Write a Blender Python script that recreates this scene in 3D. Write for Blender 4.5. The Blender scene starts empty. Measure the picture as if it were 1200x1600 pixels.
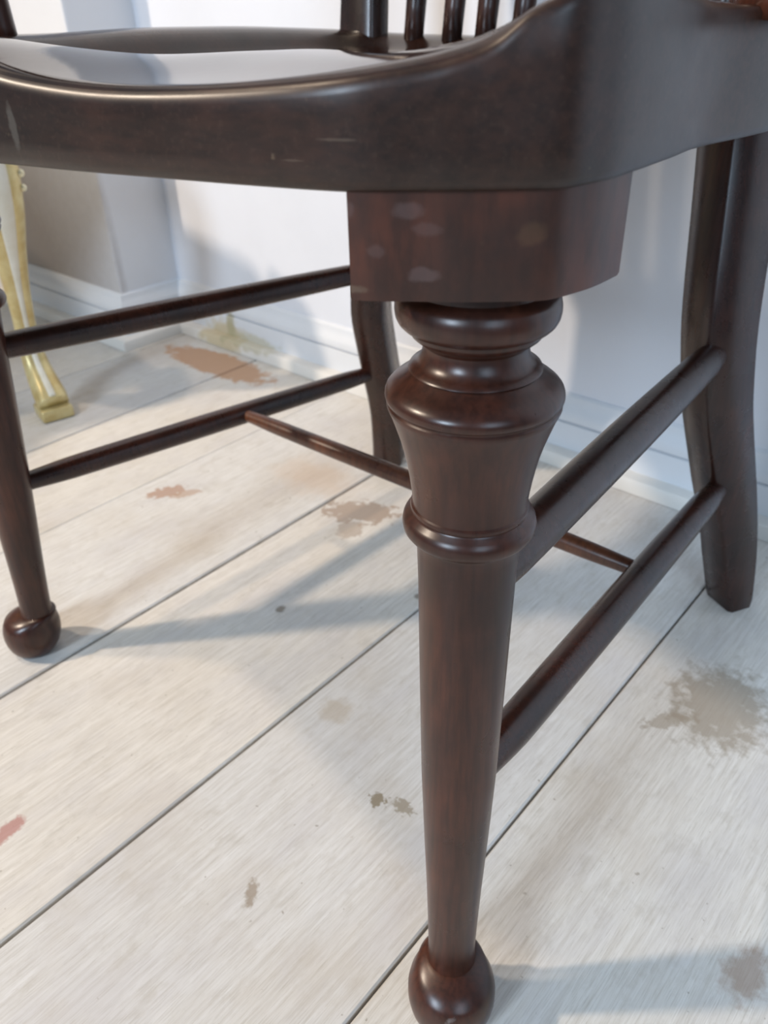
import bpy, bmesh, math, random
import numpy as np
from mathutils import Vector, Matrix
random.seed(7)
S = bpy.context.scene
COL = S.collection

# ------------------------------------------------------------------ camera
def camera():
    yaw, pit, roll = math.radians(132.25), math.radians(32.89), math.radians(-1.6)
    fw = Vector((math.cos(pit)*math.cos(yaw), math.cos(pit)*math.sin(yaw), -math.sin(pit)))
    r = Vector((math.sin(yaw), -math.cos(yaw), 0.0)); u = r.cross(fw)
    c, s = math.cos(roll), math.sin(roll)
    R, U = r*c + u*s, u*c - r*s
    cd = bpy.data.cameras.new('camera'); co = bpy.data.objects.new('camera', cd); COL.objects.link(co)
    m = Matrix((R, U, -fw)).transposed().to_4x4(); m.translation = Vector((.348, -.1785, .4645))
    co.matrix_world = m
    cd.sensor_fit = 'HORIZONTAL'; cd.sensor_width = 36; cd.lens = 36*1233/1200
    cd.clip_start = .01
    cd.dof.use_dof = True; cd.dof.focus_distance = .33; cd.dof.aperture_fstop = 20
    S.camera = co
camera()

# ------------------------------------------------------------------ world, lights, exposure
w = bpy.data.worlds.new('world'); S.world = w; w.use_nodes = True
w.node_tree.nodes['Background'].inputs[0].default_value = (.60, .78, 1.0, 1)
w.node_tree.nodes['Background'].inputs[1].default_value = .22

def light(name, kind, loc, aim, energy, col, size=.2, size_y=None):
    l = bpy.data.lights.new(name, kind); l.energy = energy; l.color = col
    if kind == 'AREA':
        l.size = size
        if size_y: l.shape = 'RECTANGLE'; l.size_y = size_y
        else: l.shape = 'DISK'
    else: l.shadow_soft_size = size
    o = bpy.data.objects.new(name, l); COL.objects.link(o); o.location = loc
    o.rotation_euler = (Vector(aim) - Vector(loc)).to_track_quat('-Z', 'Y').to_euler()
    return o
light('ceiling_lamp', 'AREA', (-1.45, -1.40, 2.0), (-.1, .25, .2), 54, (1.0, .83, .66), .13)
light('daylight_window', 'AREA', (.18, -2.6, 1.75), (0, .3, .1), 64, (.68, .83, 1.0), .55, .8)
light('side_fill', 'AREA', (1.5, -.6, 1.1), (.75, .585, .35), 4, (.62, .80, 1.0), .7, .9).data.spread = math.radians(80)  # added cool fill on the right wall, for sheen on the seat side
light('second_ceiling_lamp', 'AREA', (-.90, -.55, 2.4), (0, .3, .2), 15, (1.0, .80, .60), .10)
S.view_settings.view_transform = 'Standard'; S.view_settings.look = 'None'
S.view_settings.gamma = 1; S.view_settings.use_curve_mapping = False
S.view_settings.exposure = .02

# ------------------------------------------------------------------ node helpers
def new_mat(name):
    m = bpy.data.materials.new(name); m.use_nodes = True
    nt = m.node_tree; return m, nt, nt.nodes['Principled BSDF']
def N(nt, t, **k):
    n = nt.nodes.new(t)
    for a, v in k.items():
        if a in n.inputs: n.inputs[a].default_value = v
        else: setattr(n, a, v)
    return n
def L(nt, a, b): nt.links.new(a, b)
def pos(nt, scale=(1, 1, 1), rot=(0, 0, 0)):
    g = N(nt, 'ShaderNodeNewGeometry'); mp = N(nt, 'ShaderNodeMapping')
    mp.inputs['Scale'].default_value = scale; mp.inputs['Rotation'].default_value = rot
    L(nt, g.outputs['Position'], mp.inputs['Vector']); return mp.outputs[0]
def noise(nt, vec, scale, detail=4, rough=.55):
    n = N(nt, 'ShaderNodeTexNoise', Scale=scale, Detail=detail, Roughness=rough); L(nt, vec, n.inputs['Vector']); return n.outputs['Fac']
def ramp(nt, fac, stops):
    r = N(nt, 'ShaderNodeValToRGB'); e = r.color_ramp.elements
    while len(e) < len(stops): e.new(.5)
    for x, (p, c) in zip(e, stops):
        x.position = p; x.color = (c, c, c, 1) if isinstance(c, (int, float)) else (*c, 1)
    L(nt, fac, r.inputs[0]); return r.outputs[0]
def mix(nt, fac, a, b, mode='MIX'):
    n = N(nt, 'ShaderNodeMix', data_type='RGBA', blend_type=mode)
    for sock, v in ((n.inputs[0], fac), (n.inputs[6], a), (n.inputs[7], b)):
        if isinstance(v, (int, float)): sock.default_value = v
        elif isinstance(v, tuple): sock.default_value = (*v, 1)
        else: L(nt, v, sock)
    return n.outputs[2]
def math_(nt, op, a, b=None):
    n = N(nt, 'ShaderNodeMath', operation=op)
    for i, v in enumerate((a, b)):
        if v is None: continue
        if isinstance(v, (int, float)): n.inputs[i].default_value = v
        else: L(nt, v, n.inputs[i])
    return n.outputs[0]
def spot(nt, c, rad, rag=.35, freq=60, soft=.25, rot=0):
    """a stain with its own ragged outline: 1 inside, 0 outside"""
    g = N(nt, 'ShaderNodeNewGeometry')
    sub = N(nt, 'ShaderNodeVectorMath', operation='SUBTRACT'); sub.inputs[1].default_value = c
    L(nt, g.outputs['Position'], sub.inputs[0])
    ro = N(nt, 'ShaderNodeVectorRotate', rotation_type='Z_AXIS'); ro.inputs['Angle'].default_value = -rot
    L(nt, sub.outputs[0], ro.inputs['Vector'])
    sc = N(nt, 'ShaderNodeVectorMath', operation='MULTIPLY'); sc.inputs[1].default_value = tuple(1/x for x in rad)
    L(nt, ro.outputs[0], sc.inputs[0])
    ln = N(nt, 'ShaderNodeVectorMath', operation='LENGTH'); L(nt, sc.outputs[0], ln.inputs[0])
    nz = noise(nt, g.outputs['Position'], freq, 5, .6)
    d = math_(nt, 'ADD', ln.outputs['Value'], math_(nt, 'MULTIPLY', math_(nt, 'SUBTRACT', nz, .5), rag*4))
    mr = N(nt, 'ShaderNodeMapRange'); mr.inputs[1].default_value = 1-soft; mr.inputs[2].default_value = 1+soft
    mr.inputs[3].default_value = 1; mr.inputs[4].default_value = 0
    L(nt, d, mr.inputs[0]); return mr.outputs[0]
def bump(nt, b, h, strength, dist=.001):
    n = N(nt, 'ShaderNodeBump', Strength=strength, Distance=dist); L(nt, h, n.inputs['Height']); L(nt, n.outputs[0], b.inputs['Normal'])

# ------------------------------------------------------------------ materials
def wood(name, dark, red, rough=.28, spots=(), wear=.5, grain=(60, 60, 4), polish=None, spec=.5):
    m, nt, b = new_mat(name)
    p = pos(nt)
    cl = noise(nt, p, 16, 5, .6)
    gr = noise(nt, pos(nt, grain), 6, 4, .6)
    c = mix(nt, ramp(nt, cl, [(.34, 0.), (.68, 1.)]), dark, red)
    c = mix(nt, math_(nt, 'MULTIPLY', ramp(nt, gr, [(.35, 1.), (.6, 0.)]), .55), c, tuple(x*.45 for x in dark))
    sp_ = noise(nt, p, 650, 2, .5)
    c = mix(nt, math_(nt, 'MULTIPLY', ramp(nt, sp_, [(.55, 0.), (.75, 1.)]), .14*wear), c, (.07, .04, .028))
    # rubbed, lighter flecks
    fl = ramp(nt, noise(nt, pos(nt, (1, 1, 1), (.4, .7, .2)), 170, 3, .6), [(.70, 0.), (.78, 1.)])
    big = ramp(nt, noise(nt, p, 30, 2), [(.45, 0.), (.65, 1.)])
    c = mix(nt, math_(nt, 'MULTIPLY', math_(nt, 'MULTIPLY', fl, big), .35*wear), c, (.22, .16, .10))
    for (cc, rad, col, k) in spots:
        c = mix(nt, math_(nt, 'MULTIPLY', spot(nt, cc, rad, .32, 260, .25), k), c, col)
    L(nt, c, b.inputs['Base Color'])
    r = N(nt, 'ShaderNodeMapRange'); r.inputs[3].default_value = rough-.06; r.inputs[4].default_value = rough+.12
    L(nt, noise(nt, p, 45, 4), r.inputs[0]); L(nt, r.outputs[0], b.inputs['Roughness'])
    b.inputs['IOR'].default_value = 1.5; b.inputs['Specular IOR Level'].default_value = spec
    if polish is not None:      # the sat-on top is rubbed smoother than the sides
        ge = N(nt, 'ShaderNodeNewGeometry'); sx = N(nt, 'ShaderNodeSeparateXYZ'); L(nt, ge.outputs['True Normal'], sx.inputs[0])
        L(nt, mix(nt, ramp(nt, sx.outputs[2], [(.86, 0.), (.985, 1.)]), r.outputs[0], (polish,)*3), b.inputs['Roughness'])
    bump(nt, b, noise(nt, pos(nt, (1, 1, .5)), 240, 3), .035, .0006)
    return m

M_seat = wood('dark_varnished_seat_wood', (.013, .0068, .0050), (.038, .0145, .0085), .32, wear=1.6, grain=(6, 60, 60), polish=.10, spec=.45,
    spots=[((.0725, -.047, .4335), (.0016, .02, .006), (.15, .14, .12), .3), ((.189, -.018, .4345), (.0045, .02, .0004), (.20, .15, .11), .22), ((.176, -.021, .4290), (.003, .02, .0003), (.20, .15, .11), .2)])
PALE = (.15, .10, .095)
M_block = wood('worn_mahogany_block', (.024, .009, .0055), (.098, .024, .0105), .38, grain=(30, 30, 8),
    spots=[((.1885, -.014, .4165), (.0022, .02, .0022), PALE, .22), ((.203, -.006, .4165), (.0034, .02, .0022), PALE, .28),
           ((.2065, -.004, .3990), (.0036, .02, .0020), PALE, .32), ((.1955, -.011, .4055), (.0022, .02, .0018), PALE, .2),
           ((.2075, -.004, .4115), (.0034, .02, .0018), PALE, .2), ((.187, -.014, .3945), (.0065, .02, .0012), (.2, .15, .1), .3),
           ((.230, .014, .410), (.003, .02, .003), (.14, .07, .03), .22)])
M_leg = wood('polished_mahogany', (.026, .0090, .0058), (.075, .022, .0110), .27, wear=.5, spec=.45,
    spots=[((.240, .008, .017), (.004, .02, .006), (.30, .29, .29), .8), ((.236, .004, .030), (.003, .02, .003), (.30, .29, .29), .6), ((.232, -.012, .006), (.004, .02, .003), (.28, .27, .27), .6)])
M_str = wood('polished_stretcher_wood', (.018, .0075, .0055), (.052, .016, .0095), .25, wear=.1)
M_cross = wood('reddish_cross_stretcher_wood', (.05, .017, .009), (.13, .045, .02), .28, wear=.6)
M_post = wood('worn_dark_post_wood', (.016, .008, .006), (.06, .025, .018), .24, wear=1.2)

def floor_mat(name, tint):
    m, nt, b = new_mat(name)
    g = pos(nt, (70, 3.0, 1))
    g2 = pos(nt, (330, 9, 1))
    a = ramp(nt, noise(nt, g, 5, 5, .62), [(.28, (.56, .53, .485)), (.50, (.655, .635, .60)), (.74, (.73, .715, .69))])
    st = ramp(nt, noise(nt, g2, 5, 4, .7), [(.36, 1.), (.50, 0.)])
    c = mix(nt, math_(nt, 'MULTIPLY', st, .55), a, (.40, .37, .32))
    c = mix(nt, 1.0, c, tint, 'MULTIPLY')
    mo = ramp(nt, noise(nt, pos(nt, (1, .45, 1), (0, 0, .5)), 16, 5, .65), [(.46, 0.), (.66, 1.)])
    c = mix(nt, math_(nt, 'MULTIPLY', mo, .40), c, (.50, .475, .475))
    sm_ = ramp(nt, noise(nt, pos(nt, (1, .6, 1)), 60, 5, .7), [(.54, 0.), (.70, 1.)])
    c = mix(nt, math_(nt, 'MULTIPLY', sm_, .38), c, (.43, .39, .33))
    sk = ramp(nt, noise(nt, pos(nt), 190, 2, .5), [(.735, 0.), (.765, 1.)])
    c = mix(nt, math_(nt, 'MULTIPLY', sk, .6), c, (.20, .16, .12))
    bl = ramp(nt, noise(nt, pos(nt), 9, 4, .6), [(.50, 0.), (.72, 1.)])
    c = mix(nt, math_(nt, 'MULTIPLY', bl, .35), c, (.50, .43, .34))
    fl = ramp(nt, noise(nt, pos(nt), 75, 3, .55), [(.735, 0.), (.78, 1.)])
    c = mix(nt, math_(nt, 'MULTIPLY', fl, .55), c, (.24, .19, .14))
    Z = .5
    stains = [((-.615, .507, 0), (.115, .034, Z), (.47, .285, .175), .95, .30, 55, .10, 0),
              ((-.155, .336, 0), (.040, .020, Z), (.36, .27, .205), .85, .6, 85, .10, .5),
              ((-.140, .305, 0), (.014, .016, Z), (.36, .27, .20), .6, .5, 110, .12, .2),
              ((-.355, .228, 0), (.011, .022, Z), (.38, .22, .14), .75, .55, 120, .12, -.5),
              ((-.335, .240, 0), (.007, .018, Z), (.40, .25, .16), .6, .5, 120, .15, -.4),
              ((.250, .310, 0), (.034, .042, Z), (.31, .255, .19), .75, .62, 95, .28, .2),
              ((.226, .272, 0), (.022, .006, Z), (.33, .27, .20), .6, .8, 170, .15, .9),
              ((.090, -.027, 0), (.0035, .009, Z), (.30, .24, .18), .8, .6, 260, .3, .6),
              ((.104, .075, 0), (.006, .005, Z), (.24, .19, .12), .85, .9, 260, .15, 0),
              ((.121, .082, 0), (.008, .005, Z), (.26, .21, .14), .7, .9, 260, .15, 0),
              ((-.069, -.105, 0), (.006, .012, Z), (.38, .13, .11), .7, .5, 150, .2, .2),
              ((.025, .115, 0), (.012, .012, Z), (.42, .34, .24), .5, .5, 90, .4, 0),
              ((.340, .122, 0), (.010, .016, Z), (.33, .21, .14), .6, .6, 90, .3, 0),
              ((-.245, .36, 0), (.05, .03, Z), (.58, .44, .32), .5, .4, 40, .5, 0),
              ((-.10, .17, 0), (.004, .005, Z), (.2, .16, .12), .8, .4, 150, .3, 0),
              ((-.015, .265, 0), (.004, .004, Z), (.2, .16, .12), .8, .4, 150, .3, 0)]
    for cc, rad, col, k, rag, fr, so, ro in stains:
        c = mix(nt, math_(nt, 'MULTIPLY', spot(nt, cc, rad, rag, fr, so, ro), k), c, col)
    L(nt, c, b.inputs['Base Color'])
    b.inputs['Roughness'].default_value = .48; b.inputs['Specular IOR Level'].default_value = .35
    bump(nt, b, noise(nt, g2, 5, 4, .7), .25, .0006)
    return m
TINTS = [(1, 1, 1), (1.0, .985, .96), (.96, .96, .965), (1.03, 1.0, .96)]
M_floor = [floor_mat('whitewashed_board_%s' % n, t) for n, t in zip(('plain', 'cream', 'grey', 'warm'), TINTS)]

def paint(name, col, dirt, rough=.5, stains=()):  # stains: real stains, and for the breast its painted shade
    m, nt, b = new_mat(name)
    n1 = ramp(nt, noise(nt, pos(nt), 7, 5, .6), [(.45, 0.), (.8, 1.)])
    c = mix(nt, math_(nt, 'MULTIPLY', n1, .35), col, dirt)
    fl = ramp(nt, noise(nt, pos(nt), 60, 3), [(.75, 0.), (.8, 1.)])
    c = mix(nt, math_(nt, 'MULTIPLY', fl, .4), c, tuple(x*.6 for x in dirt))
    for cc, rad, cl, k, rag in stains:  # real stains, and the painted shade of the breast
        c = mix(nt, math_(nt, 'MULTIPLY', spot(nt, cc, rad, rag, 70, .25), k), c, cl)
    L(nt, c, b.inputs['Base Color']); b.inputs['Roughness'].default_value = rough
    bump(nt, b, noise(nt, pos(nt), 130, 3), .06, .001)
    return m
M_wall = paint('white_wall_paint', (.70, .72, .77), (.58, .60, .64), .5)
M_breast = paint('white_wall_paint_with_painted_shade', (.70, .71, .74), (.58, .58, .6), .5, [((-1.6, .475, .1), (.803, .02, .27), (.33, .30, .285), 1, .03)])  # low grey-brown patch paints in the shade of the furniture
YEL = [((-.665, .556, .01), (.05, .1, .03), (.52, .42, .24), .8, .35), ((-.655, .57, .034), (.010, .1, .022), (.40, .36, .22), .8, .4),
       ((-.60, .57, .020), (.05, .1, .010), (.46, .42, .28), .6, .5)]
M_base = paint('baseboard_paint', (.68, .70, .73), (.56, .56, .55), .42, YEL)
M_trim = paint('cream_trim_paint', (.72, .70, .66), (.58, .53, .46), .45, YEL)
M_subfloor, _nt, _b = new_mat('dark_gap_dust'); _b.inputs['Base Color'].default_value = (.06, .05, .035, 1); _b.inputs['Roughness'].default_value = .9

def gilt(name, c0, c1, metal, rough):
    m, nt, b = new_mat(name)
    L(nt, mix(nt, ramp(nt, noise(nt, pos(nt), 40, 4, .6), [(.35, 0.), (.65, 1.)]), c0, c1), b.inputs['Base Color'])
    b.inputs['Metallic'].default_value = metal; b.inputs['Roughness'].default_value = rough
    bump(nt, b, noise(nt, pos(nt), 200, 3), .15, .001)
    return m
M_gold = gilt('gilt_paint', (.66, .57, .30), (.52, .39, .16), .35, .36)
M_cream = gilt('cream_paint', (.74, .72, .64), (.66, .63, .52), 0, .35)
M_pearl = gilt('pale_gilt_bead', (.80, .76, .56), (.74, .68, .44), .3, .2)
M_cloth = gilt('cream_cloth', (.6, .56, .46), (.52, .48, .4), 0, .9)

# ------------------------------------------------------------------ mesh helpers
def build(name, bm, mat, parent=None, smooth=True, autosmooth=None):
    me = bpy.data.meshes.new(name); bmesh.ops.recalc_face_normals(bm, faces=bm.faces)
    if smooth:
        for f in bm.faces: f.smooth = True
        if autosmooth:
            a = math.radians(autosmooth)
            for e in bm.edges:
                if len(e.link_faces) == 2 and e.calc_face_angle(0) > a: e.smooth = False
    bm.to_mesh(me); bm.free()
    me.materials.append(mat)
    o = bpy.data.objects.new(name, me); COL.objects.link(o)
    if parent: o.parent = parent
    return o
def empty(name, loc=(0, 0, 0), parent=None):
    o = bpy.data.objects.new(name, None); COL.objects.link(o); o.location = loc; o.empty_display_size = .05
    if parent: o.parent = parent
    return o
def loft(bm, rings, cap=True):
    vs = [[bm.verts.new(p) for p in r] for r in rings]
    n = len(vs[0])
    for a, b in zip(vs, vs[1:]):
        for i in range(n): bm.faces.new((a[i], a[(i+1) % n], b[(i+1) % n], b[i]))
    if cap: bm.faces.new(vs[0][::-1]); bm.faces.new(vs[-1])
    return vs
def spline(pts, n):
    """Catmull-Rom through pts (tuples of any length), n samples per span"""
    P = [Vector(p) if len(p) <= 4 else p for p in pts]; out = []
    for i in range(len(P)-1):
        p0, p1, p2, p3 = P[max(i-1, 0)], P[i], P[i+1], P[min(i+2, len(P)-1)]
        for k in range(n):
            t = k/n
            out.append(.5*((2*p1) + (p2-p0)*t + (2*p0-5*p1+4*p2-p3)*t*t + (3*p1-p0-3*p2+p3)*t**3))
    out.append(P[-1]); return out
def frame(d):
    d = d.normalized(); a = Vector((0, 0, 1)) if abs(d.z) < .9 else Vector((1, 0, 0))
    x = d.cross(a).normalized(); return x, x.cross(d).normalized()
def rod(bm, a, b, prof, n=32):
    """prof: (t, r) along a->b"""
    a, b = Vector(a), Vector(b); x, y = frame(b-a)
    loft(bm, [[a+(b-a)*t + x*(r*math.cos(2*math.pi*k/n)) + y*(r*math.sin(2*math.pi*k/n)) for k in range(n)] for t, r in prof])
def box(bm, c0, c1, bev=0, seg=2):
    v = bmesh.ops.create_cube(bm, size=1)['verts']
    for q in v: q.co = Vector([(c0[i]+c1[i])/2 + q.co[i]*(c1[i]-c0[i]) for i in range(3)])
    if bev:
        es = list({e for q in v for e in q.link_edges})
        bmesh.ops.bevel(bm, geom=es, offset=bev, segments=seg, affect='EDGES', profile=.5)
def extrude_profile(bm, prof, p0, p1, out, m0=0, m1=0):
    """profile of (offset outwards, z) swept from p0 to p1 along a wall; out = outward direction"""
    out = Vector(out); R = []
    d = (Vector(p1)-Vector(p0)).normalized()
    for p, m in ((p0, -m0), (p1, m1)):          # m: +1 outside mitre, -1 inside mitre
        R.append([Vector(p) + out*o + d*(m*o) + Vector((0, 0, z)) for o, z in prof])
    loft(bm, R)

# ================================================================== STRUCTURE
def struct(o, kind='structure'): o['kind'] = kind; return o

# --- floor: dark subfloor and one plank per board, running towards the back wall
floor = struct(empty('floor'))
bm = bmesh.new(); box(bm, (-3.2, -3.4, -.06), (2.6, .62, -.022)); build('subfloor', bm, M_subfloor, floor, smooth=False)
SK = -.012
def joint(x, y): return x + SK*(y-.2)
JX = [-2.62, -2.44, -2.25, -2.06, -1.88, -1.69, -1.50, -1.31, -1.13, -.945, -.758, -.574, -.389, -.196, -.003, .184, .372, .56, .745, .93, 1.12, 1.31, 1.5]
GAP = {-.758: .0030, -.574: .0034, -.389: .0006, -.196: .0038, -.003: .0021, .184: .0020}
for i in range(len(JX)-1):
    ga, gb = GAP.get(JX[i], .002)/2, GAP.get(JX[i+1], .002)/2
    y0, y1 = -3.3, .60
    x0, x1 = JX[i]+ga, JX[i+1]-gb
    dz = random.uniform(-.0004, .0004); c = .0012; T = .02
    bm = bmesh.new(); R = []
    for y in (y0, y1):
        a, b = joint(x0, y), joint(x1, y)
        R.append([Vector((a, y, -T)), Vector((a, y, -c+dz)), Vector((a+c, y, dz)), Vector((b-c, y, dz)), Vector((b, y, -c+dz)), Vector((b, y, -T))])
    loft(bm, R)
    build('floorboard', bm, M_floor[(i*3) % 4], floor, smooth=False)

# --- walls: recessed back wall, projecting chimney breast at the left with its return
XR, YW, YB = -.80, .585, .475      # return face, back wall face, breast face
bm = bmesh.new(); box(bm, (XR, YW, 0), (2.6, YW+.1, 2.5)); struct(build('wall_back', bm, M_wall, smooth=False))
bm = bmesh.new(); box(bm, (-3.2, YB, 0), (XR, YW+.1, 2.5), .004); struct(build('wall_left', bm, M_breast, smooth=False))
PR = [(-.0005, .002), (.013, .002), (.013, .047), (.0125, .049), (.008, .050), (.008, .0515), (.0125, .0525), (.0125, .058), (.011, .064), (.007, .069), (.005, .074), (.004, .079), (.0015, .082), (-.0005, .082)]
TR = [(-.0005, .0005), (.031, .0005), (.031, .013), (.0295, .0165), (.026, .018), (-.0005, .018)]
def run(m0, m1, p0, p1, out, side, number):
    bm = bmesh.new(); extrude_profile(bm, PR, p0, p1, out, m0, m1); struct(build('baseboard_'+side, bm, M_base, autosmooth=25))
    bm = bmesh.new(); extrude_profile(bm, TR, p0, p1, out, m0, m1); struct(build('trim_%d' % number, bm, M_trim, autosmooth=25))
run(-1, 0, (XR, YW, 0), (2.5, YW, 0), (0, -1, 0), 'back', 1)
run(1, -1, (XR, YB, 0), (XR, YW, 0), (1, 0, 0), 'return', 2)
run(0, 1, (-3.1, YB, 0), (XR, YB, 0), (0, -1, 0), 'left', 3)

# ================================================================== CHAIR
chair = empty('armchair', (0, 0, 0))
chair['label'] = 'dark mahogany armchair with dished solid seat and turned front legs on ball feet'
chair['category'] = 'chair'

def sm(a, b, x):
    t = min(1, max(0, (x-a)/(b-a))); return t*t*(3-2*t)
# --- seat -----------------------------------------------------------------
ZU = .421
OUT = [(0, -.0605, .4665), (.035, -.0555, .4620), (.062, -.0495, .4506), (.095, -.043, .4464), (.124, -.036, .4454), (.160, -.027, .4468), (.19, -.0175, .4493), (.2075, -.006, .4518), (.2150, -.001, .4535), (.222, .0045, .4565), (.2285, .0100, .4625), (.236, .0175, .4665),
       (.2395, .028, .4680), (.2415, .043, .4682), (.2405, .075, .4655), (.2390, .104, .4624), (.2445, .148, .4605), (.248, .22, .459), (.246, .30, .456), (.236, .375, .449), (.214, .435, .443), (.175, .463, .440), (.10, .474, .4385), (0, .478, .438)]
right = spline(OUT, 8)
def left_of(p):
    k = sm(.12, .22, p.x)*(1-sm(.25, .44, p.y))
    return Vector((-p.x, p.y, p.z - (.0095 if p.y < .09 else .0095-.0035*sm(.09, .25, p.y))*k))
loop = right + [left_of(p) for p in right[-2:0:-1]]
for _ in range(6):
    zs = [(loop[i-1].z+2*loop[i].z+loop[(i+1) % len(loop)].z)/4 for i in range(len(loop))]
    for p, z in zip(loop, zs): p.z = z
CEN = Vector((0, .215, 0))
ZF = .4275
def seat():
    bm = bmesh.new(); rings = []
    n = len(loop)
    nor = []
    for i in range(n):
        t = loop[(i+1) % n] - loop[i-1]; v = Vector((t.y, -t.x, 0)).normalized(); nor.append(v)
    def off(d, zf):
        return [Vector((p.x - q.x*d, p.y - q.y*d, zf(p))) for p, q in zip(loop, nor)]
    # underside from the middle out, then the edge, then the top surface inwards
    def shrink(k, zf): return [Vector((CEN.x+(p.x-CEN.x)*k, CEN.y+(p.y-CEN.y)*k, zf(p, k))) for p in loop]
    rings.append(shrink(.05, lambda p, k: ZU-.014)); rings.append(shrink(.7, lambda p, k: ZU-.014)); rings.append(shrink(.84, lambda p, k: ZU))
    rings.append(off(.0035, lambda p: ZU)); rings.append(off(.0010, lambda p: ZU+.0010)); rings.append(off(0, lambda p: ZU+.0035))
    for f in (.25, .5, .75): rings.append(off(0, lambda p: ZU+.0035+(p.z-.004-ZU-.0035)*f))
    rings.append(off(0, lambda p: p.z-.0045)); rings.append(off(.0006, lambda p: p.z-.0024)); rings.append(off(.0018, lambda p: p.z-.0010)); rings.append(off(.0036, lambda p: p.z-.0003))
    LP = np.array([tuple(p) for p in loop])
    def top(q, k):
        # height from the distance to the edge and a soft nearest point of the rim
        x, y = CEN.x+(q.x-CEN.x)*k, CEN.y+(q.y-CEN.y)*k
        dd = np.hypot(LP[:, 0]-x, LP[:, 1]-y); d = float(dd.min())
        wt = np.exp(-(dd-d)/(.004+.25*d)); wt /= wt.sum()
        p = Vector((float((wt*np.abs(LP[:, 0])).sum()), float((wt*LP[:, 1]).sum()), float((wt*LP[:, 2]).sum())))
        fr = 1-sm(-.03, .055, p.y)          # 1 on the front edge
        side = ZF + (p.z-ZF)*(1-sm(.012, .050, d))
        ex = max(0, p.z-.4462)*(1-sm(.07, .13, abs(p.x)))       # raised middle of the front edge
        cr = p.z-ex + (.0022 + .0018*sm(.13, .20, p.x))*sm(0, .05, d)
        front = cr + (ZF-cr)*sm(.065, .15, d) + ex*(1-sm(-.03, .12, d))/(1-sm(-.03, .12, 0))
        return side*(1-fr) + front*fr
    K = 60
    for j in range(K):
        k = .985*(1-j/K)
        rings.append(shrink(k, top))
    vs = loft(bm, rings)
    top_v = [v for r in vs[13:] for v in r]
    for _ in range(14): bmesh.ops.smooth_vert(bm, verts=top_v, factor=.5, use_axis_z=True)
    return build('seat', bm, M_seat, chair, autosmooth=60)
seat()

# --- turned front legs ----------------------------------------------------
def leg_axis(s, z): return Vector((s*(.221-(.05 if s > 0 else .036)*z), .004+.07*z, z))
PROF = [(.3925, .0235), (.3870, .0235), (.3862, .0242), (.3853, .0258), (.3840, .0268), (.3820, .0273), (.3800, .0274), (.3780, .0271), (.3763, .0263), (.3750, .0250), (.3743, .0236), (.3740, .0226), (.3730, .0224), (.3718, .0218), (.3708, .0206), (.3700, .0192),
        (.3694, .0185), (.3685, .0178), (.3672, .0178), (.3650, .0183), (.3632, .0193), (.3618, .0208), (.3610, .0224), (.3603, .0228), (.3598, .0222),
        (.3590, .0232), (.3575, .0252), (.3560, .0275), (.3545, .0294), (.3533, .0304), (.3522, .0308), (.3510, .0309), (.3500, .0306), (.3492, .0298), (.3487, .0297), (.3482, .0302), (.3474, .0303), (.3464, .0299),
        (.3440, .0288), (.3400, .0274), (.3350, .0257), (.3300, .0243), (.3250, .0232), (.3200, .0223), (.3150, .0216), (.3110, .0212), (.3095, .0212),
        (.3090, .0218), (.3080, .0220), (.3070, .0217), (.3064, .0220), (.3052, .0236), (.3035, .0246), (.3015, .0250), (.2995, .0246), (.2980, .0235), (.2968, .0220), (.2962, .0208), (.2955, .0202), (.2945, .0198),
        (.2900, .0194), (.2760, .0189), (.25, .0184), (.22, .0178), (.1739, .0168), (.13, .0151), (.0958, .0136), (.07, .0127), (.055, .0123), (.047, .0122), (.0425, .0124), (.0405, .0128)]
BALL = [(.0405, .0125), (.0395, .0150), (.0378, .0178), (.0345, .0203), (.0300, .0222), (.0250, .0231), (.0190, .0231), (.0135, .0222), (.0085, .0206), (.0045, .0184), (.0018, .0160), (.0, .0135)]
def ring(c, r, n=72): return [Vector((c.x+r*math.cos(2*math.pi*k/n), c.y+r*math.sin(2*math.pi*k/n), c.z)) for k in range(n)]
def front_leg(s):
    bm = bmesh.new(); loft(bm, [ring(leg_axis(s, z), r) for z, r in PROF])
    lg = build('front_leg', bm, M_leg, chair, autosmooth=35)
    # foot: a ball set slightly outwards of the shaft
    bm = bmesh.new()
    rr = []
    for z, r in BALL:
        k = sm(.0405, .034, z)
        a = leg_axis(s, z); rr.append(ring(a + Vector((s*.0045*k, -.0050*k, 0)), r))
    loft(bm, rr); build('ball_foot', bm, M_leg, lg)
    # curved block that carries the seat corner
    bm = bmesh.new()
    base = [p for p in right if p.x > .1885 and p.y < .058]
    pl = []
    for i, p in enumerate(base):
        q = right[right.index(p)+1]-right[right.index(p)-1]; nn = Vector((q.y, -q.x, 0)).normalized()
        pl.append(Vector((s*(p.x-nn.x*.0028), p.y-nn.y*.0028, 0)))
    pl += [Vector((s*.185, pl[-1].y+.006, 0)), Vector((s*.175, .055, 0))]
    cx = sum((p for p in pl), Vector())/len(pl)
    def lay(k, z): return [Vector((cx.x+(p.x-cx.x)*k, cx.y+(p.y-cx.y)*k, z)) for p in pl]
    loft(bm, [lay(.985, .3912), lay(1, .3922), lay(1, .402), lay(1, .4215)])
    build('leg_block', bm, M_block, lg, autosmooth=30)
    return lg
front_leg(1); front_leg(-1)

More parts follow.
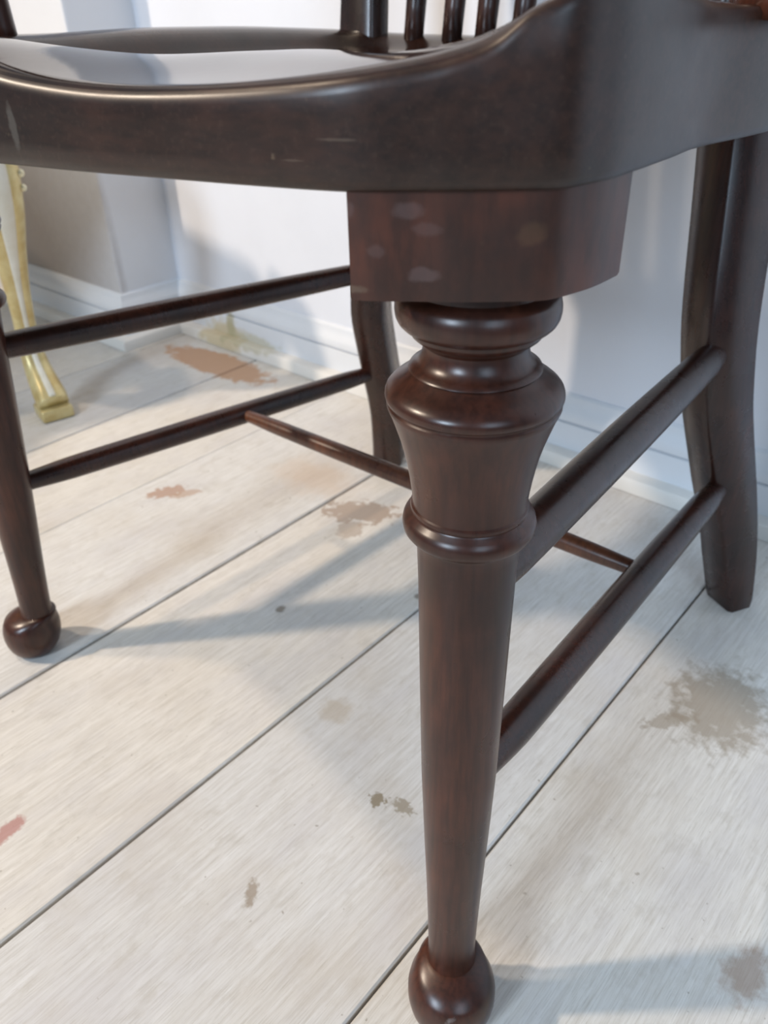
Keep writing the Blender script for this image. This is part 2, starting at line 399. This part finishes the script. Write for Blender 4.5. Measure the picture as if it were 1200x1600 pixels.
# --- sabre shaped square rear legs ----------------------------------------
RY = [(0, .442), (.04, .4365), (.085, .427), (.14, .408), (.196, .389), (.223, .384), (.261, .382), (.295, .386), (.336, .394), (.367, .400), (.4195, .410)]
RW = [(0, .034, .027), (.05, .033, .036), (.13, .032, .043), (.25, .032, .045), (.34, .034, .047), (.42, .036, .050)]
def lerp(tab, z, i):
    for a, b in zip(tab, tab[1:]):
        if z <= b[0]: return a[i]+(b[i]-a[i])*(z-a[0])/(b[0]-a[0])
    return tab[-1][i]
RS = spline([(z, y, 0) for z, y in RY], 10)
def rear_axis(s, z):
    for a, b in zip(RS, RS[1:]):
        if a.x <= z <= b.x: y = a.y+(b.y-a.y)*(z-a.x)/(b.x-a.x); break
    else: y = RS[-1].y
    return Vector((s*(.205-.15*z), y, z))
def rear_leg(s):
    bm = bmesh.new(); ph = math.radians(28)*s; rr = []
    ux = Vector((math.cos(ph), -math.sin(ph), 0)); uy = Vector((math.sin(ph), math.cos(ph), 0))
    for k in range(43):
        z = .4195*k/42; c = rear_axis(s, z); hw, hd = lerp(RW, z, 1)/2, lerp(RW, z, 2)/2; e = .003
        if k == 0: hw -= .001; hd -= .001
        rr.append([c+ux*x+uy*y for x, y in ((-hw, -hd+e), (-hw+e, -hd), (hw-e, -hd), (hw, -hd+e), (hw, hd-e), (hw-e, hd), (-hw+e, hd), (-hw, hd-e))])
    loft(bm, rr); return build('rear_leg', bm, M_str, chair, autosmooth=50)
rear_leg(1); rear_leg(-1)

# --- stretchers -----------------------------------------------------------
def swell(r0, r1, f=.10):
    out = []
    for i in range(41):
        t = i/40; e = min(t, 1-t)
        out.append((t, r0+(r1-r0)*sm(0, f, e) + .0012*math.sin(math.pi*t)))
    return out
def stretch(name, a, b, r0, r1, mat, f=.1):
    bm = bmesh.new(); rod(bm, a, b, swell(r0, r1, f)); return build(name, bm, mat, chair)
low = {}
for s in (1, -1):
    stretch('side_stretcher', leg_axis(s, .2670), rear_axis(s, .2480), .0085, .0108 if s > 0 else .0092, M_str)
    low[s] = (leg_axis(s, .1590), rear_axis(s, .1325))
    stretch('side_stretcher', *low[s], .0068, .0096 if s > 0 else .0086, M_str, .14)
def on_low(s, t): a, b = low[s]; return a+(b-a)*t
TL, TRR = .545, .575
cs = stretch('cross_stretcher', on_low(-1, TL), on_low(1, TRR), .0052, .0062, M_cross, .12); cs['label'] = 'thinner reddish brown turned cross stretcher'

# --- back: posts, spindles, arm supports and the bowed arm rail ------------
def rim_z(x, y): return min(loop, key=lambda p: (p.x-x)**2+(p.y-y)**2).z
def post(name, p0, p1, hw, hd, mat, n=12):
    bm = bmesh.new(); p0, p1 = Vector(p0), Vector(p1); rr = []
    for k in range(n+1):
        t = k/n; c = p0.lerp(p1, t); e = .004
        w_ = hw*(1-.12*math.sin(math.pi*t))
        rr.append([c+Vector((x, y, 0)) for x, y in ((-w_, -hd+e), (-w_+e, -hd), (w_-e, -hd), (w_, -hd+e), (w_, hd-e), (w_-e, hd), (-w_+e, hd), (-w_, hd-e))])
    loft(bm, rr); return build(name, bm, mat, chair, autosmooth=50)
ZA = .690
for s in (-1, 1):
    post('back_post', (s*.214, .430, .432), (s*.232, .475, ZA), .0215, .013, M_post)
XS = [-.168, -.130, -.098, -.064, -.032, 0, .032, .064, .098, .130, .168]
sp = None
for i, x in enumerate(XS):
    y = .446+.012*(1-(x/.16)**2)
    if sp is None:
        bm = bmesh.new(); rod(bm, (0, 0, 0), (0, .04, ZA-.433), [(0, .0086), (.1, .0088), (.4, .0098), (.6, .0098), (.9, .0075), (1, .0062)], 20)
        sp = build('spindle', bm, M_post, chair); o = sp
    else:
        o = sp.copy(); COL.objects.link(o); o.parent = chair
    o.location = (x, y, .433)
for s in (-1, 1):
    zb = (.445 if s < 0 else .458)
    bm = bmesh.new()
    rod(bm, (s*(.238 if s < 0 else .243), .106 if s < 0 else .146, zb), (s*.266, .095 if s < 0 else .13, ZA), [(0, .0120 if s < 0 else .021), (.04, .0125 if s < 0 else .018), (.12, .0135), (.3, .0150), (.42, .0125), (.45, .0155), (.48, .0120), (.7, .0150), (.93, .0115), (1, .0110)], 28)
    build('arm_support', bm, M_leg, chair)
bm = bmesh.new()
path = spline([(-.275, .02, 0), (-.272, .12, 0), (-.265, .26, 0), (-.245, .40, 0), (-.19, .472, 0), (-.10, .500, 0), (0, .508, 0), (.10, .500, 0), (.19, .472, 0), (.245, .40, 0), (.265, .26, 0), (.272, .12, 0), (.275, .02, 0)], 6)
rr = []
for i, p in enumerate(path):
    t = (path[min(i+1, len(path)-1)]-path[max(i-1, 0)]).normalized(); nn = Vector((t.y, -t.x, 0)); hw, hh = .024, .013
    if i in (0, len(path)-1): hw, hh = .012, .007
    rr.append([p+Vector((0, 0, ZA+.005))+nn*a+Vector((0, 0, b)) for a, b in ((-hw, -hh*.6), (-hw*.8, -hh), (hw*.8, -hh), (hw, -hh*.6), (hw, hh*.5), (hw*.7, hh), (-hw*.7, hh), (-hw, hh*.5))])
loft(bm, rr); build('arm_rail', bm, M_leg, chair, autosmooth=60)

# ================================================================== GILDED STOOL at the left edge
P0 = Vector((-.6835, .260, 0))
ua = Vector((-.975, .215, 0)).normalized(); va = Vector((-.215, -.975, 0)).normalized()
stool = empty('gilded_stool', (P0.x, P0.y, 0))
stool['label'] = 'gilded cream and gold seat on a scrolled cabriole leg standing at left by chimney breast'
stool['category'] = 'stool'
def cabriole(corner, toe):
    """corner: leg position; toe: unit vector the foot points to"""
    toe = toe.normalized(); side = Vector((-toe.y, toe.x, 0))
    # (offset along toe, z, half width, half depth)
    path = [(-.018, .404, .028, .026), (.022, .386, .030, .027), (.050, .358, .029, .027), (.060, .325, .0290, .025), (.059, .295, .0275, .022), (.051, .262, .0245, .0195), (.036, .222, .0200, .0165), (.019, .175, .0160, .0140), (.007, .130, .0140, .0125), (-.002, .095, .0145, .0125), (.006, .065, .0165, .014), (.022, .045, .019, .016), (.040, .030, .021, .0165), (.052, .022, .020, .014)]
    # white ridge on the outer face and two gold lobes; cross-section is a rounded trefoil
    pts = [Vector((a, b, c)) for a, b, c, d in path]; sd = [d for a, b, c, d in path]
    sp_ = spline(pts, 6); ds = spline([Vector((d, 0, 0)) for d in sd], 6)
    rings, ridge = [], []
    for i, p in enumerate(sp_):
        t = sp_[min(i+1, len(sp_)-1)]-sp_[max(i-1, 0)]
        T = (toe*t.x + Vector((0, 0, t.y))).normalized(); nrm = side.cross(T).normalized()
        if nrm.dot(toe) < 0: nrm = -nrm
        c = corner + toe*p.x + Vector((0, 0, p.y)); hw, hd = p.z, ds[i].x
        sec = []
        for k in range(28):
            a = 2*math.pi*k/28; lob = 1 - .20*math.exp(-((((a+math.pi) % (2*math.pi))-math.pi)/.38)**2)
            sec.append(c + nrm*(hd*lob*math.cos(a)) + side*(hw*math.sin(a)))
        rings.append(sec)
        q = c + nrm*hd*.78
        rw = hw*(.24+.22*sm(.15, .30, p.y))
        ridge.append([q + nrm*(hd*.16*math.cos(a)) + side*(rw*math.sin(a)) for a in [2*math.pi*k/10 for k in range(10)]])
    bm = bmesh.new(); loft(bm, rings); lg = build('cabriole_leg', bm, M_gold, stool)
    lg.location = -P0
    bm = bmesh.new(); loft(bm, ridge[8:-2]); o = build('ridge', bm, M_cream, lg)
    bm = bmesh.new()
    c = corner + toe*.040
    box(bm, (-.021, -.021, 0), (.021, .021, .017), .003)
    for v in bm.verts: v.co = c + toe*v.co.x + side*v.co.y + Vector((0, 0, v.co.z))
    build('foot_pad', bm, M_gold, lg)
    for k, (a, z) in enumerate(((.0615, .328), (.0605, .309), (.0585, .293))):
        bm = bmesh.new(); bmesh.ops.create_uvsphere(bm, u_segments=14, v_segments=10, radius=.0055-.0006*k)
        for v in bm.verts: v.co += corner + toe*(a+.0085) + side*(.0275-.0004*k) + Vector((0, 0, z))
        build('bead', bm, M_pearl, lg)
    return lg
W1, W2 = .50, .42
C4 = [(P0, Vector((1, -.22, 0))), (P0+ua*W1, ua-va), (P0+va*W2, va-ua), (P0+ua*W1+va*W2, ua+va)]
for c, t in C4: cabriole(c, t)
def slab(name, z0, z1, grow, mat, bev):   # grow < 0: set in from the leg corners
    bm = bmesh.new(); box(bm, (-grow, -grow, z0), (W1+grow, W2+grow, z1), bev, 3)
    for v in bm.verts: v.co = ua*v.co.x + va*v.co.y + Vector((0, 0, v.co.z))
    return build(name, bm, mat, stool)
slab('apron', .335, .405, .004, M_gold, .008)
slab('cushion', .404, .485, -.045, M_cloth, .025)
